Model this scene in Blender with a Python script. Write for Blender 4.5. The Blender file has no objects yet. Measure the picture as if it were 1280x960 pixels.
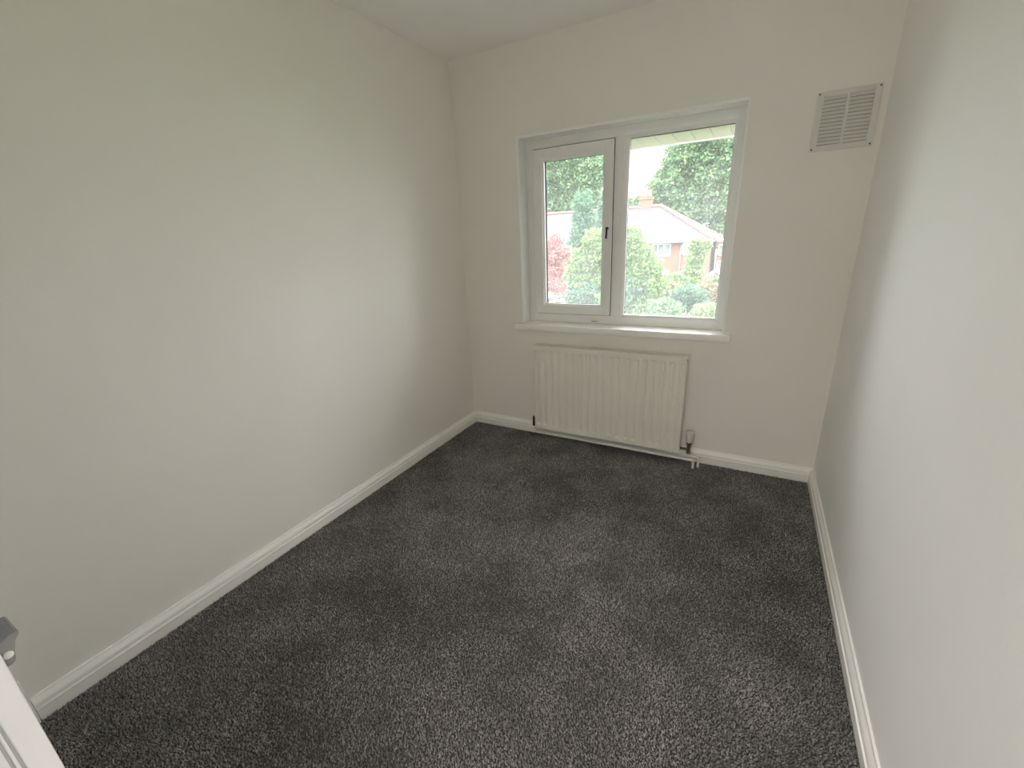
import bpy, bmesh, math, random
import numpy as np
from mathutils import Vector, Matrix

random.seed(7)
rng = np.random.default_rng(7)
S = bpy.context.scene
COL = S.collection
PI = math.pi

FILL_E = 2.6      # watts, added overhead fill light
FILL_BACK_E = 0.5     # watts, added fill light at the back
# ------------------------------------------------------------------ camera
CAM = (1.798, -2.5954, 1.3533)
YAW, PITCH, ROLL, FPX = -0.5107, 0.3259, -0.047, 537.735
fw = Vector((math.sin(YAW)*math.cos(PITCH), math.cos(YAW)*math.cos(PITCH), -math.sin(PITCH)))
rt = Vector((math.cos(YAW), -math.sin(YAW), 0.0))
up = rt.cross(fw)
rt2 = rt*math.cos(ROLL) + up*math.sin(ROLL)
up2 = -rt*math.sin(ROLL) + up*math.cos(ROLL)
cd = bpy.data.cameras.new('camera'); cam = bpy.data.objects.new('camera', cd); COL.objects.link(cam)
cd.sensor_width = 36.0; cd.lens = 36.0*FPX/1280.0; cd.clip_start = 0.01; cd.clip_end = 500
m3 = Matrix((rt2, up2, -fw)).transposed()
cam.matrix_world = Matrix.Translation(CAM) @ m3.to_4x4()
S.camera = cam

# ------------------------------------------------------------------ sky and exposure
w = bpy.data.worlds.new('overcast_sky'); S.world = w; w.use_nodes = True
nt = w.node_tree; nt.nodes.clear()
wo = nt.nodes.new('ShaderNodeOutputWorld'); bg = nt.nodes.new('ShaderNodeBackground')
tc = nt.nodes.new('ShaderNodeTexCoord'); sp = nt.nodes.new('ShaderNodeSeparateXYZ'); rp = nt.nodes.new('ShaderNodeValToRGB')
nt.links.new(tc.outputs['Generated'], sp.inputs[0]); nt.links.new(sp.outputs['Z'], rp.inputs[0])
rp.color_ramp.elements[0].position = 0.0; rp.color_ramp.elements[0].color = (0.62, 0.635, 0.66, 1)
rp.color_ramp.elements[1].position = 1.0; rp.color_ramp.elements[1].color = (1.85, 1.86, 1.90, 1)
nt.links.new(rp.outputs[0], bg.inputs[0]); bg.inputs[1].default_value = 1.0
nt.links.new(bg.outputs[0], wo.inputs[0])
w.cycles.sampling_method = 'MANUAL'; w.cycles.sample_map_resolution = 256
S.view_settings.view_transform = 'Standard'; S.view_settings.look = 'None'
S.view_settings.gamma = 1.0; S.view_settings.use_curve_mapping = False
S.view_settings.exposure = 3.55
# unseen fill light added behind the camera to brighten the room through the doorway
ld = bpy.data.lights.new('fill_light_top', 'AREA'); ld.shape = 'RECTANGLE'; ld.size = 1.7; ld.size_y = 0.9
ld.energy = FILL_E; ld.color = (1.0, 0.985, 0.965)
lo_ = bpy.data.objects.new('fill_light_top', ld); COL.objects.link(lo_); lo_.location = (1.6, -3.45, 2.37)
# second unseen fill light added at the back; no window is modelled there
l2 = bpy.data.lights.new('fill_light_back', 'AREA'); l2.shape = 'RECTANGLE'; l2.size = 1.0; l2.size_y = 1.1
l2.energy = FILL_BACK_E; l2.color = (1.0, 0.99, 0.98)
lo2 = bpy.data.objects.new('fill_light_back', l2); COL.objects.link(lo2); lo2.location = (1.5, -4.04, 1.25)
lo2.rotation_euler = (math.radians(-90), 0, math.pi)
S.cycles.use_denoising = True
S.cycles.max_bounces = 16; S.cycles.diffuse_bounces = 12; S.cycles.transparent_max_bounces = 24
S.cycles.sample_clamp_indirect = 10

# ------------------------------------------------------------------ helpers
def tag(o, label=None, cat=None, group=None, kind=None):
    if label: o['label'] = label
    if cat: o['category'] = cat
    if group: o['group'] = group
    if kind: o['kind'] = kind
    return o

def obj(name, bm, mat, parent=None, smooth=False, loc=None):
    me = bpy.data.meshes.new(name)
    bmesh.ops.recalc_face_normals(bm, faces=bm.faces)
    bm.to_mesh(me); bm.free()
    if mat: me.materials.append(mat)
    if smooth:
        me.polygons.foreach_set('use_smooth', [True]*len(me.polygons))
        try: me.set_sharp_from_angle(angle=math.radians(35))
        except Exception: pass
    o = bpy.data.objects.new(name, me); COL.objects.link(o)
    if parent: o.parent = parent
    if loc: o.location = loc
    return o

def empty(name, loc=(0, 0, 0)):
    o = bpy.data.objects.new(name, None); COL.objects.link(o); o.location = loc
    o.empty_display_size = 0.1
    return o

def box(bm, x0, x1, y0, y1, z0, z1, bev=0.0):
    r = bmesh.ops.create_cube(bm, size=1.0)
    vs = r['verts']
    for v in vs:
        v.co = Vector((x0 + (v.co.x+.5)*(x1-x0), y0 + (v.co.y+.5)*(y1-y0), z0 + (v.co.z+.5)*(z1-z0)))
    if bev > 0:
        es = list({e for v in vs for e in v.link_edges})
        bmesh.ops.bevel(bm, geom=es, offset=bev, segments=2, affect='EDGES', profile=0.6)

def boxobj(name, mat, parent, *a, bev=0.0, smooth=False):
    bm = bmesh.new(); box(bm, *a, bev=bev)
    return obj(name, bm, mat, parent, smooth)

def poly(bm, pts):
    return bm.faces.new([bm.verts.new(p) for p in pts])

def tube(bm, pts, rad, n=10, cap=True):
    """tube through points; rad number or list"""
    pts = [Vector(p) for p in pts]
    rads = rad if isinstance(rad, (list, tuple)) else [rad]*len(pts)
    rings = []; u = None
    for i, p in enumerate(pts):
        if i == 0: t = pts[1]-p
        elif i == len(pts)-1: t = p-pts[i-1]
        else: t = (pts[i+1]-p).normalized() + (p-pts[i-1]).normalized()
        t.normalize()
        if u is None:
            u = t.orthogonal().normalized()
        u = (u - t*u.dot(t)).normalized(); v = t.cross(u)
        rings.append([bm.verts.new(p + (u*math.cos(2*PI*k/n) + v*math.sin(2*PI*k/n))*rads[i]) for k in range(n)])
    for a, b in zip(rings, rings[1:]):
        for k in range(n):
            bm.faces.new((a[k], a[(k+1) % n], b[(k+1) % n], b[k]))
    if cap:
        bm.faces.new(rings[0][::-1]); bm.faces.new(rings[-1])

def bend(pts, r=0.015, n=5):
    """round the inner corners of a polyline"""
    pts = [Vector(p) for p in pts]; out = [pts[0]]
    for a, b, c in zip(pts, pts[1:], pts[2:]):
        p0 = b + (a-b).normalized()*r; p1 = b + (c-b).normalized()*r
        for i in range(n+1):
            t = i/n; out.append(p0*(1-t)**2 + b*2*t*(1-t) + p1*t*t)
    out.append(pts[-1]); return out

def extrude_profile(bm, prof, a, b, nrm, mitre=(1, 1)):
    """prof: (offset from wall, height); runs a->b along the wall, ends mitred"""
    a = Vector(a); b = Vector(b); nrm = Vector(nrm); d = (b-a).normalized()
    ra = [bm.verts.new(a + nrm*o + d*o*mitre[0] + Vector((0, 0, h))) for o, h in prof]
    rb = [bm.verts.new(b + nrm*o - d*o*mitre[1] + Vector((0, 0, h))) for o, h in prof]
    n = len(prof)
    for k in range(n):
        bm.faces.new((ra[k], ra[(k+1) % n], rb[(k+1) % n], rb[k]))
    bm.faces.new(ra[::-1]); bm.faces.new(rb)

# ------------------------------------------------------------------ materials
def mat(name, col, rough=0.5, metal=0.0, spec=0.5, noise=0.0, nscale=8.0, bump=0.0, bscale=200.0, detail=4.0):
    m = bpy.data.materials.new(name); m.use_nodes = True
    N = m.node_tree.nodes; L = m.node_tree.links; b = N['Principled BSDF']
    b.inputs['Base Color'].default_value = (*col, 1); b.inputs['Roughness'].default_value = rough
    b.inputs['Metallic'].default_value = metal; b.inputs['Specular IOR Level'].default_value = spec
    tcn = N.new('ShaderNodeTexCoord')
    if noise > 0:
        nz = N.new('ShaderNodeTexNoise'); nz.inputs['Scale'].default_value = nscale; nz.inputs['Detail'].default_value = detail
        L.new(tcn.outputs['Object'], nz.inputs['Vector'])
        r = N.new('ShaderNodeValToRGB'); r.color_ramp.elements[0].position = .3; r.color_ramp.elements[1].position = .7
        r.color_ramp.elements[0].color = (*[c*(1-noise) for c in col], 1)
        r.color_ramp.elements[1].color = (*[min(1, c*(1+noise)) for c in col], 1)
        L.new(nz.outputs['Fac'], r.inputs[0]); L.new(r.outputs[0], b.inputs['Base Color'])
    if bump > 0:
        n2 = N.new('ShaderNodeTexNoise'); n2.inputs['Scale'].default_value = bscale; n2.inputs['Detail'].default_value = 3
        L.new(tcn.outputs['Object'], n2.inputs['Vector'])
        bp = N.new('ShaderNodeBump'); bp.inputs['Strength'].default_value = bump; bp.inputs['Distance'].default_value = 0.002
        L.new(n2.outputs['Fac'], bp.inputs['Height']); L.new(bp.outputs[0], b.inputs['Normal'])
    return m

M_wall = mat('wall_paint', (0.860, 0.836, 0.782), 0.75, spec=0.3, noise=0.012, nscale=2.5, bump=0.12, bscale=120)
M_wall_lit = mat('wall_paint_lit', (0.90, 0.885, 0.865), 0.6, spec=0.35, noise=0.012, nscale=2.5, bump=0.12, bscale=120)  # right wall's stronger light put into a lighter, more neutral colour
M_ceil = mat('ceiling_paint', (0.92, 0.91, 0.88), 0.85, spec=0.2, noise=0.01, nscale=2, bump=0.1, bscale=150)
M_gloss = mat('white_gloss_paint', (0.92, 0.905, 0.87), 0.28, noise=0.02, nscale=12, bump=0.12, bscale=45)
M_upvc = mat('white_plastic_frame', (0.87, 0.865, 0.84), 0.33, noise=0.02, nscale=9)
M_gasket = mat('dark_gasket', (0.10, 0.10, 0.095), 0.6, noise=0.1)
M_rad = mat('radiator_enamel', (0.82, 0.785, 0.715), 0.35, noise=0.02, nscale=6)
M_pipe = mat('painted_pipe', (0.80, 0.77, 0.70), 0.35, noise=0.04, nscale=30)
M_brass = mat('tarnished_brass', (0.16, 0.12, 0.085), 0.4, metal=0.8, noise=0.3, nscale=60)
M_cap = mat('cream_plastic', (0.70, 0.67, 0.60), 0.45, noise=0.02)
M_vent = mat('vent_plastic', (0.73, 0.72, 0.68), 0.5, noise=0.03, nscale=20)
M_ventback = mat('vent_backing', (0.50, 0.50, 0.47), 0.8, noise=0.1)
M_screw = mat('dull_screw', (0.12, 0.10, 0.08), 0.5, metal=0.6, noise=0.2)
M_chrome = mat('brushed_metal', (0.34, 0.34, 0.34), 0.36, metal=0.9, noise=0.06, nscale=40)
M_dark = mat('dark_metal', (0.04, 0.035, 0.035), 0.4, metal=0.5, noise=0.1)
M_door = mat('door_paint', (0.80, 0.80, 0.83), 0.35, noise=0.015, nscale=10, bump=0.08, bscale=60)
M_groove = mat('door_edge_seal', (0.40, 0.40, 0.41), 0.5, noise=0.03)
M_blue = mat('blue_cover', (0.055, 0.055, 0.13), 0.6, noise=0.1)
M_yellow = mat('yellow_paint', (0.26, 0.24, 0.03), 0.5, noise=0.05)
M_pot = mat('terracotta', (0.22, 0.10, 0.07), 0.8, noise=0.1, nscale=3)
M_ridge = mat('red_ridge_tile', (0.13, 0.048, 0.034), 0.8, noise=0.12, nscale=2)
M_lead = mat('grey_pipe', (0.10, 0.10, 0.11), 0.5, noise=0.1)
M_white = mat('white_window_paint', (0.62, 0.62, 0.62), 0.5, noise=0.02)
M_farglass = mat('far_window_glass', (0.10, 0.13, 0.12), 0.08, spec=0.8, noise=0.3, nscale=1.2)
M_bark = mat('bark', (0.12, 0.09, 0.06), 0.9, noise=0.3, nscale=5, bump=0.5, bscale=20)
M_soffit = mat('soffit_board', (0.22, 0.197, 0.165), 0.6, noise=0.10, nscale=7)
M_grass = mat('lawn', (0.05, 0.085, 0.025), 0.95, noise=0.3, nscale=1.5, bump=0.5, bscale=30)
M_paving = mat('pale_paving', (0.13, 0.13, 0.15), 0.85, noise=0.2, nscale=1.2)
M_shed = mat('red_boards', (0.16, 0.045, 0.036), 0.7, noise=0.12, nscale=3)
M_fence = mat('weathered_wood', (0.36, 0.26, 0.19), 0.85, noise=0.25, nscale=3)

def brick_mat(name, axes, c1, c2, mortar, bw, bh, msize):
    m = bpy.data.materials.new(name); m.use_nodes = True
    N = m.node_tree.nodes; L = m.node_tree.links; b = N['Principled BSDF']
    t = N.new('ShaderNodeTexCoord'); s = N.new('ShaderNodeSeparateXYZ'); c = N.new('ShaderNodeCombineXYZ')
    L.new(t.outputs['Object'], s.inputs[0])
    L.new(s.outputs[axes[0]], c.inputs[0]); L.new(s.outputs[axes[1]], c.inputs[1])
    br = N.new('ShaderNodeTexBrick'); br.inputs['Scale'].default_value = 1.0
    br.inputs['Brick Width'].default_value = bw; br.inputs['Row Height'].default_value = bh
    br.inputs['Mortar Size'].default_value = msize; br.inputs['Mortar Smooth'].default_value = 0.2
    br.inputs['Color1'].default_value = (*c1, 1); br.inputs['Color2'].default_value = (*c2, 1); br.inputs['Mortar'].default_value = (*mortar, 1)
    L.new(c.outputs[0], br.inputs['Vector']); L.new(br.outputs['Color'], b.inputs['Base Color'])
    bp = N.new('ShaderNodeBump'); bp.inputs['Strength'].default_value = 0.5; bp.inputs['Distance'].default_value = 0.01; bp.invert = True
    L.new(br.outputs['Fac'], bp.inputs['Height']); L.new(bp.outputs[0], b.inputs['Normal'])
    b.inputs['Roughness'].default_value = 0.85
    return m
M_brick = brick_mat('red_brick', ('X', 'Z'), (0.18, 0.050, 0.022), (0.135, 0.034, 0.018), (0.13, 0.085, 0.06), 0.225, 0.075, 0.010)
M_brick_side = brick_mat('red_brick_gable', ('Y', 'Z'), (0.19, 0.060, 0.032), (0.15, 0.044, 0.026), (0.17, 0.12, 0.09), 0.225, 0.075, 0.010)
M_slate = brick_mat('roof_slate', ('X', 'Z'), (0.023, 0.021, 0.025), (0.033, 0.030, 0.034), (0.009, 0.0085, 0.010), 0.32, 0.24, 0.028)

def carpet_mat():
    m = bpy.data.materials.new('charcoal_carpet'); m.use_nodes = True
    N = m.node_tree.nodes; L = m.node_tree.links; b = N['Principled BSDF']
    g = N.new('ShaderNodeNewGeometry'); r = N.new('ShaderNodeValToRGB')
    e = r.color_ramp.elements
    e[0].position = 0.0; e[0].color = (0.100, 0.093, 0.089, 1)
    e[1].position = 1.0; e[1].color = (0.46, 0.43, 0.41, 1)
    x = e.new(0.55); x.color = (0.200, 0.187, 0.178, 1)
    x = e.new(0.85); x.color = (0.31, 0.290, 0.278, 1)
    L.new(g.outputs['Random Per Island'], r.inputs[0])
    t = N.new('ShaderNodeTexCoord'); nz = N.new('ShaderNodeTexNoise'); nz.inputs['Scale'].default_value = 4.5; nz.inputs['Detail'].default_value = 5
    nz.inputs['Roughness'].default_value = 0.6
    L.new(t.outputs['Object'], nz.inputs['Vector'])
    mr = N.new('ShaderNodeMapRange'); mr.inputs['From Min'].default_value = .3; mr.inputs['From Max'].default_value = .7
    mr.inputs['To Min'].default_value = .56; mr.inputs['To Max'].default_value = 1.44
    L.new(nz.outputs['Fac'], mr.inputs['Value'])
    mx = N.new('ShaderNodeMix'); mx.data_type = 'RGBA'; mx.blend_type = 'MULTIPLY'; mx.inputs['Factor'].default_value = 1
    L.new(r.outputs[0], mx.inputs['A']); L.new(mr.outputs[0], mx.inputs['B'])
    L.new(mx.outputs['Result'], b.inputs['Base Color'])
    b.inputs['Roughness'].default_value = 0.5; b.inputs['Specular IOR Level'].default_value = 0.45
    b.inputs['Sheen Weight'].default_value = 0.25; b.inputs['Sheen Roughness'].default_value = 0.5
    return m
M_carpet = carpet_mat()
M_backing = mat('carpet_backing', (0.06, 0.057, 0.055), 0.95, spec=0.1, noise=0.2, nscale=60, bump=0.6, bscale=400)

def glass_mat():
    """thin clear pane with a translucent film that puts the washed-out haze in"""
    m = bpy.data.materials.new('veiled_window_glass'); m.use_nodes = True
    N = m.node_tree.nodes; L = m.node_tree.links; N.clear()
    o = N.new('ShaderNodeOutputMaterial'); tr = N.new('ShaderNodeBsdfTransparent'); gl = N.new('ShaderNodeBsdfGlossy')
    gl.inputs['Roughness'].default_value = 0.02
    fr = N.new('ShaderNodeFresnel'); fr.inputs['IOR'].default_value = 1.30
    m1 = N.new('ShaderNodeMixShader'); m2 = N.new('ShaderNodeMixShader'); tl = N.new('ShaderNodeBsdfTranslucent')
    tl.inputs['Color'].default_value = (0.95, 0.97, 1.0, 1)
    t = N.new('ShaderNodeTexCoord'); nz = N.new('ShaderNodeTexNoise'); nz.inputs['Scale'].default_value = 5; nz.inputs['Detail'].default_value = 6
    L.new(t.outputs['Object'], nz.inputs['Vector'])
    mr = N.new('ShaderNodeMapRange'); mr.inputs['From Min'].default_value = .3; mr.inputs['From Max'].default_value = .7
    mr.inputs['To Min'].default_value = VEIL*0.75; mr.inputs['To Max'].default_value = VEIL*1.25
    L.new(nz.outputs['Fac'], mr.inputs['Value'])
    L.new(fr.outputs[0], m1.inputs[0]); L.new(tr.outputs[0], m1.inputs[1]); L.new(gl.outputs[0], m1.inputs[2])
    L.new(mr.outputs[0], m2.inputs[0]); L.new(m1.outputs[0], m2.inputs[1]); L.new(tl.outputs[0], m2.inputs[2])
    L.new(m2.outputs[0], o.inputs[0])
    return m
VEIL = 0.046  # translucent share put into the panes as a pale glare veil
M_glass = glass_mat()

def leaf_mat(name, dark, mid, light):
    m = bpy.data.materials.new(name); m.use_nodes = True
    N = m.node_tree.nodes; L = m.node_tree.links; N.clear()
    o = N.new('ShaderNodeOutputMaterial'); d = N.new('ShaderNodeBsdfDiffuse'); t = N.new('ShaderNodeBsdfTranslucent'); mx = N.new('ShaderNodeMixShader')
    mx.inputs[0].default_value = 0.4
    g = N.new('ShaderNodeNewGeometry'); r = N.new('ShaderNodeValToRGB'); e = r.color_ramp.elements
    e[0].color = (*dark, 1); e[1].color = (*light, 1); x = e.new(0.5); x.color = (*mid, 1)
    L.new(g.outputs['Random Per Island'], r.inputs[0])
    L.new(r.outputs[0], d.inputs[0]); L.new(r.outputs[0], t.inputs[0])
    L.new(d.outputs[0], mx.inputs[1]); L.new(t.outputs[0], mx.inputs[2]); L.new(mx.outputs[0], o.inputs[0])
    return m
M_leaf = leaf_mat('broad_leaves', (0.057, 0.118, 0.063), (0.113, 0.186, 0.100), (0.228, 0.312, 0.156))
M_leaf_dk = leaf_mat('blue_green_needles', (0.033, 0.089, 0.054), (0.067, 0.133, 0.084), (0.119, 0.200, 0.119))
M_leaf_br = leaf_mat('bright_leaves', (0.067, 0.128, 0.043), (0.135, 0.209, 0.073), (0.239, 0.322, 0.130))
M_leaf_red = leaf_mat('red_maple_leaves', (0.228, 0.069, 0.072), (0.369, 0.137, 0.137), (0.474, 0.254, 0.214))
M_leaf_brn = leaf_mat('brownish_leaves', (0.108, 0.086, 0.048), (0.180, 0.150, 0.084), (0.240, 0.216, 0.132))

# ------------------------------------------------------------------ room shell
W, H, YB = 2.2118, 2.40, -2.66          # width, height, back wall plane
WX0, WX1, WZ0, WZ1 = 0.459, 1.686, 0.804, 1.921
WT = 0.27                               # thickness of the window wall
def struct(name, bm, m, parent=None, smooth=False):
    o = obj(name, bm, m, parent, smooth)
    if parent is None: o['kind'] = 'structure'
    return o

bm = bmesh.new(); box(bm, 0, W, YB, 0, -0.05, 0)
floor = struct('floor', bm, M_backing); tag(floor, 'dark charcoal carpeted bedroom floor', kind='structure')
bm = bmesh.new(); box(bm, 0, W, YB, 0, H, H+0.08); struct('ceiling', bm, M_ceil)
bm = bmesh.new(); box(bm, -0.12, 0, YB, 0, -0.05, H+0.08); struct('wall_left', bm, M_wall)
bm = bmesh.new(); box(bm, W, W+0.12, YB, 0, -0.05, H+0.08); struct('wall_right', bm, M_wall_lit)
# back wall; unseen doorway and landing added to let the fill light in
OX0, OX1, OZ = 1.23, 2.06, 2.02
bm = bmesh.new(); box(bm, -0.12, OX0, YB-0.12, YB, -0.05, H+0.08); box(bm, OX1, W+0.12, YB-0.12, YB, -0.05, H+0.08); box(bm, OX0, OX1, YB-0.12, YB, OZ, H+0.08)
struct('wall_back', bm, M_wall)
LY = -4.1
bm = bmesh.new(); box(bm, 0.3, 3.0, LY, YB-0.12, -0.05, 0); struct('added_landing_floor', bm, M_backing)
bm = bmesh.new(); box(bm, 0.3, 3.0, LY, YB-0.12, H, H+0.08); struct('added_landing_ceiling', bm, M_ceil)
for nm, a_ in (('wall_added_landing_left', (0.18, 0.3, LY-.12, YB-.12)), ('wall_added_landing_right', (3.0, 3.12, LY-.12, YB-.12)), ('wall_added_landing_back', (0.3, 3.0, LY-.12, LY)), ('wall_added_landing_front', (W+.12, 3.0, YB-.12, YB-.02))):
    bm = bmesh.new(); box(bm, *a_, -0.05, H+0.08); struct(nm, bm, M_wall)
# window wall: one mesh with the opening
bm = bmesh.new()
xs = [-0.12, WX0, WX1, W+0.12]; zs = [-0.05, WZ0-0.04, WZ1, H+0.08]
for i in range(3):
    for k in range(3):
        if i == 1 and k == 1: continue
        box(bm, xs[i], xs[i+1], 0, WT, zs[k], zs[k+1])
bmesh.ops.remove_doubles(bm, verts=bm.verts, dist=1e-5)
seen = {}
for f in list(bm.faces):
    seen.setdefault(tuple(round(c, 4) for c in f.calc_center_median()), []).append(f)
bmesh.ops.delete(bm, geom=[f for l in seen.values() if len(l) > 1 for f in l], context='FACES')
struct('wall_window', bm, M_wall)

# carpet pile
def carpet():
    sp_ = 0.0052
    nx, ny = int((W-0.03)/sp_), int((-YB-0.03)/sp_)
    gx, gy = np.meshgrid(np.arange(nx), np.arange(ny)); n = nx*ny
    cx = 0.015+(gx.ravel()+0.5+rng.uniform(-.5, .5, n))*sp_; cy = YB+0.015+(gy.ravel()+0.5+rng.uniform(-.5, .5, n))*sp_
    # broad patches where the pile lies in different directions
    lx = np.zeros(n); ly = np.zeros(n)
    for k in range(14):
        fx, fy = rng.normal(0, 5.0, 2); ph = rng.uniform(0, 6.28, 2); a = rng.uniform(.12, .4)
        lx += a*np.sin(fx*cx+fy*cy+ph[0]); ly += a*np.sin(fx*cy-fy*cx+ph[1])
    tx = cx+lx*0.0022+rng.normal(0, .0028, n); ty = cy+ly*0.0022+rng.normal(0, .0028, n)
    tz = rng.uniform(0.005, 0.009, n)
    r = rng.uniform(0.0024, 0.0036, n); a0 = rng.uniform(0, 6.28, n)
    V = np.zeros((n, 4, 3), np.float32)
    for k in range(3):
        V[:, k, 0] = cx+r*np.cos(a0+k*2.0944); V[:, k, 1] = cy+r*np.sin(a0+k*2.0944); V[:, k, 2] = -0.001
    V[:, 3, 0] = np.clip(tx, 0.016, W-0.016); V[:, 3, 1] = np.clip(ty, YB+.01, -0.016); V[:, 3, 2] = tz
    b = np.arange(n)[:, None]*4
    F = np.stack([b+[0, 1, 3], b+[1, 2, 3], b+[2, 0, 3]], 1).reshape(-1)
    me = bpy.data.meshes.new('carpet_pile'); me.vertices.add(n*4); me.vertices.foreach_set('co', V.ravel())
    me.loops.add(n*9); me.loops.foreach_set('vertex_index', F.astype(np.int32)); me.polygons.add(n*3)
    me.polygons.foreach_set('loop_start', np.arange(0, n*9, 3, dtype=np.int32))
    me.materials.append(M_carpet); me.update(); me.validate()
    o = bpy.data.objects.new('carpet_pile', me); COL.objects.link(o); o.parent = floor; o['kind'] = 'stuff'
carpet()

# skirting boards
PROF = [(0, -0.004), (0.018, -0.004), (0.018, 0.040), (0.0205, 0.043), (0.0205, 0.047), (0.0165, 0.050), (0.0165, 0.064), (0.0135, 0.071), (0.008, 0.080), (0.0065, 0.087), (0, 0.087)]
for nm, a, b, n_, mi in (('baseboard_left', (0, -2.50, 0), (0, 0, 0), (1, 0, 0), (0, 1)),
                         ('baseboard_right', (W, 0, 0), (W, YB, 0), (-1, 0, 0), (1, 0)),
                         ('baseboard_window', (0, 0, 0), (W, 0, 0), (0, -1, 0), (1, 1))):
    bm = bmesh.new(); extrude_profile(bm, PROF, a, b, n_, mi); struct(nm, bm, M_gloss)
bm = bmesh.new(); box(bm, 0, 0.024, -2.535, -2.502, 0, 0.168, bev=0.003); box(bm, 0.0, 0.016, -2.527, -2.510, 0.16, 0.174, bev=0.002)
o = struct('trim_1', bm, M_gloss); tag(o, 'white plinth block where the left skirting board ends behind the door')

# ------------------------------------------------------------------ window
FY = 0.10
win = boxobj('window_1', M_gasket, None, WX0+0.02, WX1-0.02, FY+0.045, FY+0.05, WZ0+0.02, WZ0+0.03)
tag(win, 'white two-light window with a left opening sash and a fixed right pane', kind='structure')
def bar(bm, x0, x1, z0, z1, y0, y1, bev=0.004): box(bm, x0, x1, y0, y1, z0, z1, bev=bev)
MX0, MX1 = 1.030, 1.095
bm = bmesh.new()
bar(bm, WX0, WX0+0.052, WZ0, WZ1, FY, FY+0.07); bar(bm, WX1-0.040, WX1, WZ0, WZ1, FY, FY+0.07)
bar(bm, WX0+0.045, WX1-0.035, WZ1-0.055, WZ1, FY, FY+0.07); bar(bm, WX0+0.045, WX1-0.035, WZ0, WZ0+0.052, FY, FY+0.07)
fr = obj('window_frame', bm, M_upvc, win, True)
bm = bmesh.new(); bar(bm, MX0, MX1, WZ0+0.05, WZ1-0.053, FY+0.002, FY+0.07, 0.006); bar(bm, MX0+0.012, MX1-0.012, WZ0+0.05, WZ1-0.053, FY-0.004, FY+0.01, 0.003)
obj('mullion', bm, M_upvc, win, True)
# small drainage slot in the bottom rail
boxobj('slot_cover', M_gasket, win, 0.905, 0.945, FY-0.0015, FY+0.003, WZ0+0.012, WZ0+0.016)
# opening sash
SX0, SX1, SZ0, SZ1 = 0.517, 1.026, 0.862, 1.860
GX0, GX1, GZ0, GZ1 = 0.575, 0.975, 0.915, 1.803
bm = bmesh.new()
bar(bm, SX0, GX0, SZ0, SZ1, FY-0.018, FY+0.045); bar(bm, GX1, SX1, SZ0, SZ1, FY-0.018, FY+0.045)
bar(bm, GX0-.008, GX1+.008, GZ1, SZ1, FY-0.018, FY+0.045); bar(bm, GX0-.008, GX1+.008, SZ0, GZ0, FY-0.018, FY+0.045)
sash = obj('sash', bm, M_upvc, win, True)
def bead_ring(bm, x0, x1, z0, z1, wd, y0, y1):
    """sloped glazing bead around a pane: outer edge proud, inner edge back"""
    o = [(x0-wd, z0-wd), (x1+wd, z0-wd), (x1+wd, z1+wd), (x0-wd, z1+wd)]; i = [(x0, z0), (x1, z0), (x1, z1), (x0, z1)]
    vo = [bm.verts.new((x, y0, z)) for x, z in o]; vi = [bm.verts.new((x, y0+0.010, z)) for x, z in i]; vb = [bm.verts.new((x, y1, z)) for x, z in i]
    vc = [bm.verts.new((x, y1, z)) for x, z in o]
    for k in range(4):
        j = (k+1) % 4
        bm.faces.new((vo[k], vo[j], vi[j], vi[k])); bm.faces.new((vi[k], vi[j], vb[j], vb[k])); bm.faces.new((vb[k], vb[j], vc[j], vc[k])); bm.faces.new((vc[k], vc[j], vo[j], vo[k]))
bm = bmesh.new(); bead_ring(bm, GX0+.012, GX1-.012, GZ0+.012, GZ1-.012, .014, FY-0.013, FY+0.030); obj('glazing_bead', bm, M_upvc, sash)
bm = bmesh.new(); bead_ring(bm, GX0+.012, GX1-.012, GZ0+.012, GZ1-.012, .0, FY+0.008, FY+0.031)
g = obj('pane_gasket', bm, M_gasket, sash); 
boxobj('window_pane', M_glass, sash, GX0-0.004, GX1+0.004, FY+0.022, FY+0.026, GZ0-0.004, GZ1+0.004)
# dark seal line round the sash
bm = bmesh.new()
for a in ((SX0-.0035, SX0, SZ0-.003, SZ1+.003), (SX1, SX1+.0035, SZ0-.003, SZ1+.003), (SX0, SX1, SZ0-.0035, SZ0), (SX0, SX1, SZ1, SZ1+.003)):
    box(bm, a[0], a[1], FY-0.004, FY+0.004, a[2], a[3])
obj('sash_seal', bm, M_gasket, win)
# sash handle: pale plate, dark lever
bm = bmesh.new(); box(bm, 0.992, 1.016, FY-0.026, FY-0.018, 1.315, 1.405, bev=0.004); h = obj('handle_plate', bm, M_upvc, sash, True)
bm = bmesh.new(); tube(bm, [(1.004, FY-.024, 1.385), (1.004, FY-.046, 1.385)], 0.008, 10); tube(bm, bend([(1.004, FY-.044, 1.39), (1.004, FY-.048, 1.36), (1.001, FY-.042, 1.328)], .01), [.006]*8, 10)
h = obj('sash_handle', bm, M_dark, sash, True); h['label'] = 'small dark metal sash handle'
# fixed pane
RX0, RX1, RZ0, RZ1 = MX1+0.004, WX1-0.044, WZ0+0.054, WZ1-0.057
bm = bmesh.new(); bead_ring(bm, RX0+.010, RX1-.008, RZ0+.010, RZ1-.010, .016, FY+0.002, FY+0.035); obj('glazing_bead', bm, M_upvc, win)
bm = bmesh.new(); box(bm, RX0+.008, RX1-.006, FY+.026, FY+.030, RZ1-.013, RZ1-.008); box(bm, RX0+.008, RX0+.0115, FY+.026, FY+.030, RZ0+.012, RZ1-.012); obj('pane_gasket', bm, M_gasket, win)
boxobj('window_pane', M_glass, win, RX0-.004, RX1+.004, FY+0.030, FY+0.034, RZ0-.004, RZ1+.004)
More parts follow.
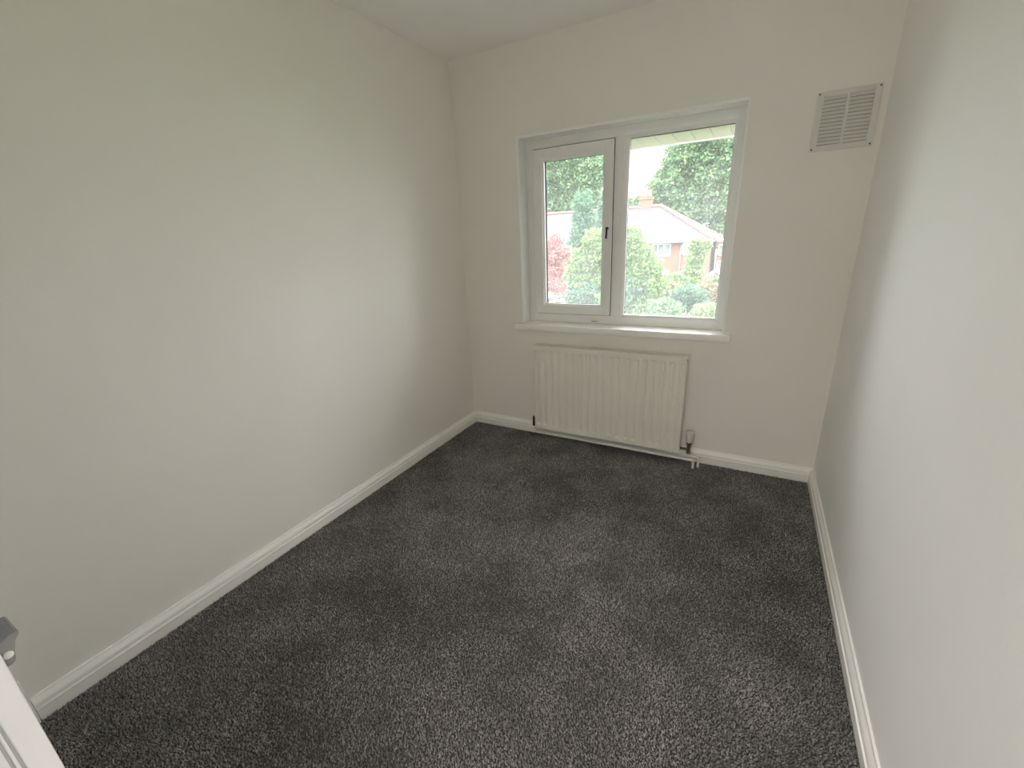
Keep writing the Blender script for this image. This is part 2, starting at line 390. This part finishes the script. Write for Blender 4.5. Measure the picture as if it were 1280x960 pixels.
# sill board with horns
bm = bmesh.new(); box(bm, WX0, WX1, -0.001, FY+0.03, WZ0-0.040, WZ0)
box(bm, 0.408, 1.731, -0.034, 0.0, WZ0-0.040, WZ0-0.0005, bev=0.005)
obj('window_sill', bm, M_gloss, win, True)
# gloss-painted lining boards of the reveal
M_lining = mat('reveal_gloss', (0.88, 0.88, 0.86), 0.22, noise=0.01, nscale=9)
for a_ in ((WX0, WX1, WZ1-.004, WZ1), (WX0, WX0+.004, WZ0, WZ1-.004), (WX1-.004, WX1, WZ0, WZ1-.004)):
    bm = bmesh.new(); box(bm, a_[0], a_[1], 0.001, FY+.01, a_[2], a_[3]); obj('reveal_lining', bm, M_lining, win)
# painted arris bead around the opening
bm = bmesh.new(); t_ = 0.004
box(bm, WX1-0.001, WX1+0.009, -t_, 0.02, WZ0, WZ1+.009, bev=.0015); box(bm, WX0-0.009, WX0+0.001, -t_, 0.02, WZ0, WZ1+.009, bev=.0015)
box(bm, WX0-0.009, WX1+0.009, -t_, 0.02, WZ1-.001, WZ1+0.010, bev=.0015)
obj('plaster_bead', bm, M_gloss, win)

# ------------------------------------------------------------------ radiator
R0, R1, RB, RT = 0.571, 1.533, 0.087, 0.679
rad = empty('radiator', ((R0+R1)/2, -0.06, 0.0))
tag(rad, 'white double panel radiator with vertical flutes on the wall below the window', 'radiator')
def rad_panel(yf, sgn):
    """pressed panel: nineteen recessed grooves with rounded ends; sgn -1 faces the room"""
    bm = bmesh.new()
    n = 19; x_a, x_b = R0+0.030, R1-0.030; pitch = (x_b-x_a)/(n-1)
    zt, zb, d = RT-0.036, RB+0.034, 0.0115
    rel = [(-.50, 0), (-.32, 0), (-.20, .30), (-.10, .85), (.10, .85), (.20, .30), (.32, 0)]
    xsl = [(R0+.004, 0.0)]
    for i in range(n):
        for u_, dd in rel:
            xsl.append((x_a+(i+u_)*pitch, dd))
    xsl += [(x_b+.5*pitch, 0), (R1-.004, 0)]
    xsl = sorted(set((max(R0+.004, min(R1-.004, x)), dd) for x, dd in xsl))
    zsl = [(RB, 0), (zb-.004, 0), (zb+.002, 1.0), (zb+.014, 1.15), (zb+.030, .70), (zt-.030, .70), (zt-.014, 1.15), (zt-.002, 1.0), (zt+.004, 0), (RT, 0)]
    grid = [[bm.verts.new((x, yf-sgn*d*dd*zz, z)) for x, dd in xsl] for z, zz in zsl]
    for a, b in zip(grid, grid[1:]):
        for k in range(len(a)-1): bm.faces.new((a[k], a[k+1], b[k+1], b[k]))
    # folded edge to give the panel its thickness
    yb_ = yf-sgn*0.0125; rim = [grid[0][0], grid[0][-1], grid[-1][-1], grid[-1][0]]
    brd = [e for e in bm.edges if e.is_boundary]
    r = bmesh.ops.extrude_edge_only(bm, edges=brd)
    for v in [g for g in r['geom'] if isinstance(g, bmesh.types.BMVert)]: v.co.y = yb_
    bmesh.ops.contextual_create(bm, geom=[e for e in bm.edges if e.is_boundary])
    bmesh.ops.translate(bm, verts=bm.verts, vec=(-rad.location.x, -rad.location.y, 0))
    return bm
obj('front_panel', rad_panel(-0.106, -1), M_rad, rad, True)
obj('rear_panel', rad_panel(-0.036, 1), M_rad, rad, True)
def radobj(name, bm, m, smooth=False):
    bmesh.ops.translate(bm, verts=bm.verts, vec=(-rad.location.x, -rad.location.y, 0))
    return obj(name, bm, m, rad, smooth)
for xx in (R0+.018, R1-.018):
    for zz in (RB+.02, RT-.03):
        bm = bmesh.new(); tube(bm, [(xx, -.095, zz), (xx, -.048, zz)], .016, 12); radobj('connecting_tube', bm, M_rad, True)
M_gap_shade = mat('gap_shade_grey', (0.12, 0.115, 0.105), 0.7, noise=0.1)  # convector fins added in dark grey as the shade between the panels
bm = bmesh.new(); n_ = 72
for i in range(n_):
    xa = R0+.03+i*(R1-R0-.06)/n_; xb = xa+(R1-R0-.06)/n_*.5
    box(bm, xa, xb, -.0935, -.0485, RB+.03, RT-.030)
radobj('gap_shade_fins', bm, M_gap_shade)['kind'] = 'stuff'
for xx in (R0+.16, R1-.16):
    bm = bmesh.new(); box(bm, xx-.015, xx+.015, -.040, -.002, RB+.06, RT-.06); radobj('wall_bracket', bm, M_rad)
bm = bmesh.new(); tube(bm, [(R1-.022, -.071, RT-.028), (R1-.002, -.071, RT-.028)], .010, 12); radobj('bleed_valve', bm, M_brass, True)
# right: thermostatic valve
vx = 1.578; vy = -0.071
bm = bmesh.new(); tube(bm, [(vx, vy, .153), (vx, vy, .163), (vx, vy, .166), (vx, vy, .205), (vx, vy, .221), (vx, vy, .226)], [.0165, .018, .019, .0255, .0245, .017], 20); radobj('valve_head', bm, M_cap, True)
bm = bmesh.new(); tube(bm, [(vx, vy, .154), (vx, vy, .142), (vx, vy, .140), (vx, vy, .118), (vx, vy, .116), (vx, vy, .096), (vx, vy, .094), (vx, vy, .080)], [.0165, .0165, .010, .011, .008, .010, .012, .012], 14)
tube(bm, [(R1-.03, vy, .106), (vx, vy, .106)], .008, 10); radobj('valve_body', bm, M_brass, True)
bm = bmesh.new(); tube(bm, bend([(vx, vy, .088), (vx, vy, .066), (1.638, vy-.005, .062), (1.638, vy-.005, -.002)], .012), .0075, 12); radobj('valve_pipe', bm, M_pipe, True)
# left: lockshield valve and the return pipe that runs back under the panel
lx_ = 0.548
bm = bmesh.new(); tube(bm, [(lx_, vy, .085), (lx_, vy, .112), (lx_, vy, .116), (lx_, vy, .140), (lx_, vy, .158)], [.010, .010, .0085, .0085, .005], 12)
tube(bm, [(lx_, vy, .104), (R0+.02, vy, .104)], .008, 10); radobj('lockshield_valve', bm, M_dark, True)
bm = bmesh.new(); tube(bm, bend([(lx_, vy, .087), (lx_, vy, .062), (lx_+.02, -.095, .052), (1.612, -.100, .052), (1.612, -.100, -.002)], .010), .0075, 12); radobj('return_pipe', bm, M_pipe, True)

# ------------------------------------------------------------------ vent grille
VX0, VX1, VZ0, VZ1 = 1.957, 2.185, 1.664, 1.899
vent = empty('air_vent', ((VX0+VX1)/2, 0, VZ0))
tag(vent, 'square off-white louvred air vent screwed high on the window wall, right of the window', 'air vent')
def vobj(name, bm, m, smooth=False):
    bmesh.ops.translate(bm, verts=bm.verts, vec=(-vent.location.x, 0, -vent.location.z)); return obj(name, bm, m, vent, smooth)
mx_, mt, mb_ = 0.025, 0.022, 0.024
bm = bmesh.new()
box(bm, VX0, VX0+mx_, -.010, 0, VZ0, VZ1, bev=.003); box(bm, VX1-mx_, VX1, -.010, 0, VZ0, VZ1, bev=.003)
box(bm, VX0+.01, VX1-.01, -.0098, 0, VZ1-mt, VZ1-.0002, bev=.003); box(bm, VX0+.01, VX1-.01, -.0098, 0, VZ0+.0002, VZ0+mb_, bev=.003)
vobj('vent_frame', bm, M_vent, True)
xm = (VX0+VX1)/2
bm = bmesh.new(); box(bm, xm-.006, xm+.006, -.0095, 0, VZ0+mb_-.004, VZ1-mt+.004, bev=.002); vobj('centre_bar', bm, M_vent)
bm = bmesh.new(); box(bm, VX0+.02, VX1-.02, -.0015, -.0005, VZ0+.02, VZ1-.02); vobj('backing', bm, M_ventback)
ns = 13; zb_, zt_ = VZ0+mb_, VZ1-mt; ph_ = (zt_-zb_)/ns
bm = bmesh.new()
hw = (xm-.006-(VX0+mx_))/2 + .001
prof = [(-.002, ph_*.48), (-.0045, ph_*.48), (-.0095, -ph_*.30), (-.0075, -ph_*.36)]
for x_ in (-hw, hw): [bm.verts.new((x_, y_, z_)) for y_, z_ in prof]
bm.verts.ensure_lookup_table(); v = bm.verts
for k in range(4): bm.faces.new((v[k], v[(k+1) % 4], v[4+(k+1) % 4], v[4+k]))
bm.faces.new(v[:4]); bm.faces.new(v[4:])
first = obj('slat', bm, M_vent, vent)
k_ = 0
for cxx in ((VX0+mx_+xm-.006)/2, (VX1-mx_+xm+.006)/2):
    for i in range(ns):
        s_ = first if k_ == 0 else first.copy()
        if k_: COL.objects.link(s_); s_.parent = vent
        s_.location = (cxx-vent.location.x, 0, zb_+(i+.5)*ph_-vent.location.z); k_ += 1
for xx in (VX0+.009, VX1-.009):
    for zz in (VZ0+.009, VZ1-.009):
        bm = bmesh.new(); tube(bm, [(xx, -.009, zz), (xx, -.0115, zz), (xx, -.0122, zz)], [.0038, .0036, .002], 10); vobj('screw', bm, M_screw, True)

# ------------------------------------------------------------------ door, just ajar, seen on its leading edge
DX = 1.190
bm = bmesh.new(); box(bm, 0.42, DX, -2.600, -2.565, 0.006, 1.98, bev=.0012)
door = struct('door_1', bm, M_door); tag(door, 'white painted door leaf seen along its leading edge', kind='structure')
for y_ in (-2.5872, -2.5925):
    boxobj('edge_seal', M_groove, door, DX-.001, DX+.0008, y_-.0012, y_+.0012, 0.05, 1.93)
# lever furniture on the room face
hz = 0.985
bm = bmesh.new()
pr_ = [(-2.565, hz+.024), (-2.5505, hz+.030), (-2.5462, hz+.034), (-2.5430, hz+.030), (-2.5440, hz+.022), (-2.5505, hz+.018), (-2.5530, hz+.000), (-2.5555, hz-.016), (-2.5585, hz-.0215), (-2.565, hz-.022)]
pr_ = [(-2.565+(y+2.565)*.80, hz-.022+(z-hz+.022)*.62) for y, z in pr_]
a_ = [bm.verts.new((DX-.012, y, z)) for y, z in pr_]; b_ = [bm.verts.new((DX-.052, y, z)) for y, z in pr_]
for k in range(len(pr_)): bm.faces.new((a_[k], a_[(k+1) % len(pr_)], b_[(k+1) % len(pr_)], b_[k]))
bm.faces.new(a_); bm.faces.new(b_[::-1])
bmesh.ops.bevel(bm, geom=list(bm.edges), offset=.001, segments=2, affect='EDGES')
hd = obj('door_handle', bm, M_chrome, door, True); hd['label'] = 'grey metal lever handle'
bm = bmesh.new(); tube(bm, [(DX-.013, -2.5605, hz-.009), (DX-.0105, -2.5605, hz-.009), (DX-.0095, -2.5605, hz-.009)], [.0040, .0038, .002], 14); obj('screw', bm, M_upvc, hd, True)
bm = bmesh.new(); tube(bm, bend([(DX-.040, -2.562, hz+.002), (DX-.040, -2.555, hz+.002), (DX-.15, -2.5545, hz+.000)], .006), .005, 12); obj('lever', bm, M_chrome, hd, True)

# ------------------------------------------------------------------ own eaves outside the window
sof = empty('soffit', (0, 0, 0)); tag(sof, 'cream boarded soffit under the eaves just outside the window', kind='structure')
bm = bmesh.new(); box(bm, 0, 0.0975, WT, 0.580, 1.874, 1.889, bev=.0015)
first = obj('soffit_board', bm, M_soffit, sof); first.location.x = -1.2
for i in range(1, 44):
    c = first.copy(); COL.objects.link(c); c.parent = sof; c.location.x = -1.2+i*.1
boxobj('fascia', M_white, sof, -1.2, 3.2, 0.580, 0.600, 1.868, 2.05)

# ------------------------------------------------------------------ outside: ground, houses, trees
def P(rx, D, rz=None, z=None):
    """point at distance D beyond the camera plane along a sight direction"""
    return Vector((CAM[0]+rx*D, CAM[1]+D, CAM[2]+rz*D if z is None else z))
def gz(y): return -2.7-0.035*max(0, y) if y < 44 else -4.24
bm = bmesh.new()
ysl = [0.4, 8, 16, 24, 32, 44, 90]; 
rows = [[bm.verts.new((x, y, gz(y))) for x in (-60, -30, -10, 10, 30)] for y in ysl]
for a, b in zip(rows, rows[1:]):
    for k in range(4): bm.faces.new((a[k], a[k+1], b[k+1], b[k]))
r = bmesh.ops.extrude_face_region(bm, geom=list(bm.faces))
for v_ in [g_ for g_ in r['geom'] if isinstance(g_, bmesh.types.BMVert)]: v_.co.z -= 0.3
obj('ground', bm, M_grass)['kind'] = 'structure'
bm = bmesh.new(); a_ = [(-18, 22), (-5, 22), (-5, 36), (-18, 36)]
lo = [bm.verts.new((x, y, gz(y)+.01)) for x, y in a_]; hi = [bm.verts.new((x, y, gz(y)+.05)) for x, y in a_]
bm.faces.new(lo[::-1]); bm.faces.new(hi)
for k in range(4): bm.faces.new((lo[k], lo[(k+1) % 4], hi[(k+1) % 4], hi[k]))
tag(obj('driveway', bm, M_paving), 'pale grey paved drive below the left window pane', kind='structure')

def window_far(name, parent, x0, x1, z0, z1, y, lights=2, mid=None):
    f = bmesh.new(); t = .09
    box(f, x0, x1, y-.08, y+.05, z0, z0+t); box(f, x0, x1, y-.08, y+.05, z1-t, z1)
    for i in range(lights+1):
        xx = x0+(x1-x0-t)*i/lights; box(f, xx, xx+t, y-.08, y+.05, z0, z1)
    if mid: box(f, x0, x1, y-.07, y+.05, mid, mid+.06)
    fo = obj(name, f, M_white, parent)
    for i in range(lights):
        xa = x0+(x1-x0-t)*i/lights+t; xb = x0+(x1-x0-t)*(i+1)/lights
        boxobj('pane', M_farglass, fo, xa, xb, y-.01, y+.01, z0+t, z1-t)
    return fo

D0 = 42.0; ye = CAM[1]+D0; yw = ye+.5; depth = 8.0
ez = CAM[2]-.020*D0; gy_ = -4.24
hx1 = CAM[0]-.0775*D0; hx0 = -24.5                       # eaves ends
ry = ye+4.4; rz_ = CAM[2]+.0505*(D0+4.4); ax = CAM[0]-.184*(D0+4.4); ax0 = hx0+(hx1-ax)
house = empty('house', (0, yw, gy_)); house.location = (0, 0, 0)
tag(house, 'red brick semi-detached house with a grey hipped roof across the garden', 'house')
wx1_ = hx1-.35; wx0_ = hx0+.35; yb2 = yw+depth-.6
for a in (yw, yb2-.3): boxobj('brick_wall', M_brick, house, wx0_, wx1_, a, a+.3, gy_, ez)
for a in (wx0_, wx1_-.3): boxobj('brick_wall', M_brick_side, house, a, a+.3, yw+.3, yb2-.3, gy_, ez)
# hipped roof: four slopes with thickness
yrb = ye+8.8
def slope(pts):
    bm = bmesh.new(); f = poly(bm, pts); r = bmesh.ops.extrude_face_region(bm, geom=[f])
    for v_ in [g_ for g_ in r['geom'] if isinstance(g_, bmesh.types.BMVert)]: v_.co.z -= .12
    obj('roof_slope', bm, M_slate, house)
slope([(hx0, ye, ez), (hx1, ye, ez), (ax, ry, rz_), (ax0, ry, rz_)])
slope([(hx1, ye, ez), (hx1, yrb, ez), (ax, ry, rz_)])
slope([(hx1, yrb, ez), (hx0, yrb, ez), (ax0, ry, rz_), (ax, ry, rz_)])
slope([(hx0, yrb, ez), (hx0, ye, ez), (ax0, ry, rz_)])
def ridge(a, b):
    bm = bmesh.new(); a = Vector(a); b = Vector(b); n = int((b-a).length/.42)
    for i in range(n):
        p = a.lerp(b, i/n); q = a.lerp(b, (i+1)/n+.004); tube(bm, [p, q], [.15, .17], 8)
    obj('ridge_tiles', bm, M_ridge, house, True)['kind'] = 'stuff'
ridge((ax0, ry, rz_), (ax, ry, rz_)); ridge((ax, ry, rz_), (hx1, ye, ez+.02)); ridge((ax, ry, rz_), (hx1, yrb, ez+.02))
bm = bmesh.new(); box(bm, hx0, hx1, ye-.10, ye+.02, ez-.16, ez-.02); box(bm, hx0, hx1, ye, yw, ez-.20, ez-.16)
box(bm, hx1-.02, hx1+.08, ye, yrb, ez-.16, ez-.02); obj('gutter', bm, mat('eaves_grey', (.10, .095, .095), .5, noise=.05), house)
def zz(r, D=D0+.5): return CAM[2]+r*D
def xx_(r, D=D0+.5): return CAM[0]+r*D
window_far('house_window', house, xx_(-.2), xx_(-.159), zz(-.050), zz(-.0245), yw, 3)
window_far('house_window', house, xx_(-.137), xx_(-.112), zz(-.049), zz(-.0245), yw, 2)
window_far('house_window', house, xx_(-.137), xx_(-.112), zz(-.108), zz(-.080), yw, 2)
window_far('house_window', house, xx_(-.2), xx_(-.159), zz(-.108), zz(-.080), yw, 3)
for a in (-.44, -.34, -.27):
    window_far('house_window', house, xx_(a), xx_(a+.04), zz(-.050), zz(-.0245), yw, 3)
bm = bmesh.new(); xp = xx_(-.1395)
tube(bm, [(xp, yw-.10, gy_), (xp, yw-.10, ez-.2)], .07, 8); tube(bm, [(xp, yw-.10, ez-.2), (xp, ye-.15, ez-.1), (xp, ye-.15, CAM[2]+.002*D0)], .055, 8)
obj('soil_pipe', bm, M_lead, house, True)
# chimney on the ridge
chD = D0+4.6; cx0, cx1 = CAM[0]-.2285*chD, CAM[0]-.2035*chD; cyy = CAM[1]+chD-.4
chz0, chz1 = rz_-.7, CAM[2]+.070*chD
bm = bmesh.new(); box(bm, cx0, cx1, cyy, cyy+.8, chz0, chz1-.25); box(bm, cx0-.08, cx1+.08, cyy-.08, cyy+.88, chz1-.25, chz1-.05); box(bm, cx0, cx1, cyy, cyy+.8, chz1-.05, chz1+.02)
obj('chimney', bm, M_brick, house)
ch = [o_ for o_ in house.children if o_.name.startswith('chimney')][0]
for i, px in enumerate((cx0+.25, (cx0+cx1)/2, cx1-.25)):
    bm = bmesh.new(); tube(bm, [(px, cyy+.4, chz1), (px, cyy+.4, chz1+.10), (px, cyy+.4, chz1+.62), (px, cyy+.4, chz1+.66)], [.17, .15, .12, .15], 10); obj('chimney_pot', bm, M_pot, ch, True)

# neighbour house at the right, mostly hidden by the window frame
nD = 44.5; nyw = CAM[1]+nD; nx0 = -1.33
nb = empty('house', (0, 0, 0)); tag(nb, 'flat-topped brick house with white windows at the right edge of the pane', 'house')
boxobj('brick_wall', M_brick, nb, nx0, nx0+9, nyw, nyw+6, gy_, CAM[2]-.024*nD)
boxobj('parapet', M_white, nb, nx0-.02, nx0+9.05, nyw-.08, nyw+6.05, CAM[2]-.024*nD, CAM[2]-.024*nD+.10)
window_far('house_window', nb, nx0+.10, nx0+1.9, CAM[2]-.052*nD, CAM[2]-.030*nD, nyw, 3)
window_far('house_window', nb, nx0+.10, nx0+1.9, CAM[2]-.080*nD, CAM[2]-.062*nD, nyw, 3)
# small red gabled shed in front of it
sD = 36.0; sx0, sx1 = CAM[0]-.0875*sD, CAM[0]-.050*sD; syy = CAM[1]+sD; sg = gz(syy)
shed = empty('garden_shed', (0, 0, 0)); tag(shed, 'small red gabled garden shed with white barge boards beyond the shrubs', 'shed')
se, sr = CAM[2]-.0925*sD, CAM[2]-.0815*sD; sxm = (sx0+sx1)/2
bm = bmesh.new(); fpts = [(sx0+.08, syy, sg), (sx1-.08, syy, sg), (sx1-.08, syy, se), (sxm, syy, sr-.03), (sx0+.08, syy, se)]
f = poly(bm, fpts); r = bmesh.ops.extrude_face_region(bm, geom=[f]); bmesh.ops.translate(bm, verts=[g_ for g_ in r['geom'] if isinstance(g_, bmesh.types.BMVert)], vec=(0, 2.0, 0))
obj('boarding', bm, M_shed, shed)
for s_, xa in ((0, sx0), (1, sx1)):
    bm = bmesh.new(); q = [(xa, syy-.1, se-.04), (xa, syy+2.1, se-.04), (sxm, syy+2.1, sr), (sxm, syy-.1, sr)]
    f = poly(bm, q); r = bmesh.ops.extrude_face_region(bm, geom=[f]); bmesh.ops.translate(bm, verts=[g_ for g_ in r['geom'] if isinstance(g_, bmesh.types.BMVert)], vec=(0, 0, .06))
    obj('roof_slope', bm, M_ridge, shed)
    bm = bmesh.new(); box(bm, 0, 1, -.02, .02, 0, .10)
    for v_ in bm.verts: v_.co = Vector((xa+(sxm-xa)*v_.co.x, syy-.12+v_.co.y, se-.08+(sr-se)*v_.co.x+v_.co.z))
    obj('barge_board', bm, M_white, shed)

# --- foliage
def leaves(name, lobes, n, size, m, parent, droop=0.0, shell=0.55):
    """lobes: (cx,cy,cz,rx,ry,rz) ; leaf sprays scattered through the outer shell"""
    L_ = np.array(lobes, float); vol = (L_[:, 3]*L_[:, 4]*L_[:, 5])**(2/3); pick = rng.choice(len(L_), n, p=vol/vol.sum())
    d = rng.normal(size=(n, 3)); d /= np.linalg.norm(d, axis=1)[:, None]
    rad_ = shell+(1.08-shell)*rng.random(n)**.6
    lump = 1+.16*np.sin(d[:, 0]*7+pick)*np.sin(d[:, 1]*6+2*pick)+.10*np.sin(d[:, 2]*11+pick)
    c = L_[pick, :3]+d*L_[pick, 3:]*(rad_*lump)[:, None]
    u = rng.normal(size=(n, 3))*.8+d*.5; u[:, 2] -= droop; u /= np.linalg.norm(u, axis=1)[:, None]
    t = rng.normal(size=(n, 3))+d*.2; v_ = np.cross(u, t); v_ /= np.linalg.norm(v_, axis=1)[:, None]
    s = size*rng.uniform(.6, 1.4, n)[:, None]
    V = np.stack([c-u*s, c+v_*s*.55, c+u*s, c-v_*s*.55], 1).astype(np.float32)
    me = bpy.data.meshes.new(name); me.vertices.add(n*4); me.vertices.foreach_set('co', V.ravel())
    me.loops.add(n*4); me.loops.foreach_set('vertex_index', np.arange(n*4, dtype=np.int32)); me.polygons.add(n)
    me.polygons.foreach_set('loop_start', np.arange(0, n*4, 4, dtype=np.int32)); me.materials.append(m); me.update(); me.validate()
    o = bpy.data.objects.new(name, me); COL.objects.link(o); o.parent = parent; o['kind'] = 'stuff'
    return o

def tree(name, label, cat, cx, cy, base, lobes, n, size, m, trunk_r, group=None, droop=0.0, extra=None, shell=.55):
    root = empty(name, (0, 0, 0)); tag(root, label, cat, group)
    top = max(l[2] for l in lobes)
    bm = bmesh.new(); tube(bm, [(cx, cy, base-.1), (cx+.1*trunk_r, cy, base+(top-base)*.3), (cx-.4*trunk_r, cy, base+(top-base)*.6), (cx, cy, top)], [trunk_r*1.25, trunk_r, trunk_r*.7, trunk_r*.25], 9)
    for l in lobes:
        st = Vector((cx, cy, base+(l[2]-base)*.45)); en = Vector(l[:3]); mid_ = st.lerp(en, .5)+Vector((0, 0, .08*(en-st).length))
        tube(bm, [st, mid_, en], [trunk_r*.5, trunk_r*.32, trunk_r*.12], 6)
    obj('trunk', bm, M_bark, root, True)
    leaves('foliage', lobes, n, size, m, root, droop, shell)
    if extra: leaves('foliage', extra[0], extra[1], size, extra[2], root, droop, shell)
    return root

def lobeset(specs, D):
    """specs: sight ratios (rx, rz, radius ratio, vertical radius ratio[, depth shift])"""
    out = []
    for s_ in specs:
        rx, rz, rr, rv = s_[:4]; dd = s_[4] if len(s_) > 4 else 0
        p = P(rx, D+dd, rz); out.append((p.x, p.y, p.z, rr*D, rr*D*.9, rv*D))
    return out

# big pale tree behind the house, right pane
D = 62.0; c = P(-.13, D, 0)
tree('broadleaf_tree', 'huge pale green broadleaf tree rising behind the house roof', 'tree', c.x, c.y, -4.3,
     lobeset([(-.165, .085, .045, .040), (-.14, .13, .045, .042), (-.10, .16, .05, .04), (-.09, .10, .05, .05), (-.05, .13, .05, .05), (-.12, .05, .05, .04), (-.06, .05, .05, .045), (-.19, .060, .022, .020), (-.04, .00, .04, .04), (-.06, -.01, .035, .03)], D), 60000, .20, M_leaf, .45, shell=.5)
D = 60.0; c = P(-.40, D, 0)
tree('broadleaf_tree', 'tall spreading tree behind the left end of the roof', 'tree', c.x, c.y, -4.3,
     lobeset([(-.44, .12, .05, .05), (-.39, .15, .05, .045), (-.36, .11, .045, .05), (-.42, .065, .045, .035), (-.35, .075, .04, .04), (-.335, .13, .035, .035), (-.46, .17, .05, .04)], D), 50000, .20, M_leaf, .5, shell=.5)
D = 58.0; c = P(-.245, D, 0)
tree('broadleaf_tree', 'small distant tree just left of the brick chimney', 'tree', c.x, c.y, -4.3,
     lobeset([(-.240, .053, .018, .018), (-.225, .062, .012, .012), (-.26, .045, .015, .012)], D), 5000, .22, M_leaf, .2)
# tall dark conifers, left pane
D = 30.0
for i, (rx, top, rr, lab) in enumerate(((-.352, .080, .054, 'tall dark green conifer standing beside the red maple'), (-.305, .074, .036, 'second tall conifer with its top beside the window mullion'))):
    D += 2.6*i; c = P(rx, D, 0); zt__ = CAM[2]+top*D; b_ = gz(c.y); R_ = rr*D
    lob = []
    for k in range(7):
        t = k/6; lob.append((c.x+random.uniform(-.1, .1), c.y, b_+.9+(zt__-b_-1.6)*t, R_*(1-.55*t), R_*(.8-.45*t), 1.15))
    tree('conifer', lab, 'tree', c.x, c.y, b_, lob, 14000, .10, M_leaf_dk, .18, 'conifers in the opposite garden' if False else None, droop=.6)
# red maple
D = 23.0; c = P(-.425, D, 0)
tree('red_maple', 'red-leaved maple at the left edge of the left pane', 'tree', c.x, c.y, gz(c.y),
     lobeset([(-.428, -.010, .022, .018), (-.405, -.035, .022, .014), (-.432, -.045, .028, .020), (-.385, -.048, .012, .007), (-.425, -.078, .022, .015), (-.432, -.110, .026, .018), (-.412, -.118, .020, .012)], D), 8000, .075, M_leaf_red, .09, shell=.35)
# big shrubs
D = 19.0; c = P(-.33, D, 0)
tree('garden_shrub', 'large light green shrub filling the left pane beside the maple', 'shrub', c.x, c.y, gz(c.y),
     lobeset([(-.325, -.015, .028, .028), (-.35, -.055, .032, .032), (-.305, -.05, .035, .04), (-.375, -.085, .022, .022), (-.34, -.105, .035, .03), (-.295, -.11, .04, .04)], D), 16000, .075, M_leaf_br, .10, extra=(lobeset([(-.32, -.13, .045, .025), (-.375, -.138, .025, .014)], D-.3), 5000, M_leaf_dk), shell=.4)
D = 17.0; c = P(-.24, D, 0)
tree('garden_shrub', 'tall leafy green shrub in front of the house, right pane', 'shrub', c.x, c.y, gz(c.y),
     lobeset([(-.245, -.015, .026, .030), (-.265, -.05, .035, .035), (-.218, -.045, .024, .026), (-.20, -.075, .026, .026), (-.24, -.095, .04, .04), (-.19, -.115, .03, .03), (-.27, -.14, .04, .03), (-.22, -.155, .04, .03)], D), 20000, .065, M_leaf_br, .10, extra=(lobeset([(-.25, -.125, .04, .035), (-.27, -.10, .02, .03)], D-.25), 4000, M_leaf_dk), shell=.4)
D = 29.0; c = P(-.103, D, 0)
tree('climbing_shrub', 'narrow bright green climber in front of the brick corner', 'shrub', c.x, c.y, gz(c.y),
     lobeset([(-.112, -.030, .012, .014), (-.098, -.034, .014, .016), (-.108, -.055, .018, .018), (-.112, -.08, .019, .018), (-.110, -.105, .022, .02), (-.088, -.030, .008, .010)], D), 6000, .085, M_leaf_br, .07, shell=.35)
for i, (rx, rz, D, rr, rv, mm, n, lab, cat) in enumerate((
        (-.165, -.125, 20.0, .030, .028, M_leaf_brn, 5000, 'low brownish shrub right of the tall leafy shrub', 'shrub'),
        (-.115, -.140, 18.0, .034, .032, M_leaf_dk, 6000, 'low blue-green shrub below the climber', 'shrub'),
        (-.078, -.135, 20.5, .026, .034, M_leaf_brn, 5000, 'low brown-tinged shrub beside the right edge of the right pane', 'shrub'),
        (-.165, -.160, 15.0, .034, .022, M_leaf, 4000, 'rounded green shrub lowest in the right pane', 'shrub'),
        (-.070, -.165, 15.0, .034, .018, M_leaf_br, 4000, 'yellow-green shrub at the bottom right corner of the pane', 'shrub'),
        (-.145, -.098, 27.0, .022, .012, M_leaf_br, 3500, 'clipped light green hedge shrub below the lower house window', 'shrub'),
        (-.072, -.100, 26.0, .016, .010, M_leaf, 2500, 'small green shrub in front of the red shed', 'shrub'))):
    c = P(rx, D, 0); g0 = gz(c.y); zc = CAM[2]+rz*D
    lob = lobeset([(rx-rr*.4, rz, rr*.7, rv*.8), (rx+rr*.4, rz-.004, rr*.7, rv*.9), (rx, rz+rv*.3, rr*.6, rv*.7), (rx, (g0+.5-CAM[2])/D, rr*.9, max(rv, .03))], D)
    tree('garden_shrub', lab, cat, c.x, c.y, g0, lob, n, .06*D/18, mm, .06, shell=.35)

# yellow barrier pole, blue cover and white post by the drive
a = P(-.470, 29.0, -.1665); b = P(-.404, 28.2, -.1495)
rl = empty('yellow_barrier', (0, 0, 0)); tag(rl, 'yellow sloping barrier pole over the drive, bottom left of the pane', 'barrier')
bm = bmesh.new(); tube(bm, [a, b], .10, 8); obj('pole', bm, M_yellow, rl, True)
for q in (a.lerp(b, .15), a.lerp(b, .9)):
    bm = bmesh.new(); tube(bm, [(q.x, q.y, gz(q.y)-.05), (q.x, q.y, q.z)], .05, 8); obj('post', bm, M_lead, rl, True)
c = P(-.436, 29.6, 0); g0 = gz(c.y)
bn = empty('covered_bin', (0, 0, 0)); tag(bn, 'blue-violet covered bin below the red maple', 'bin')
bm = bmesh.new(); box(bm, c.x-.45, c.x+.45, c.y, c.y+.7, g0, CAM[2]-.147*29.6, bev=.03); obj('body', bm, M_blue, bn)
bm = bmesh.new(); box(bm, c.x-.5, c.x+.5, c.y-.05, c.y+.75, CAM[2]-.147*29.6, CAM[2]-.145*29.6, bev=.02); obj('lid', bm, M_lead, bn)
c = P(-.400, 27.5, 0); g0 = gz(c.y)
bm = bmesh.new(); tube(bm, [(c.x, c.y, g0-.02), (c.x, c.y, CAM[2]-.1525*27.5), (c.x, c.y, CAM[2]-.1515*27.5)], [.06, .06, .03], 10); tag(obj('bollard', bm, M_white, None, True), 'short white post beside the pale drive', 'post')
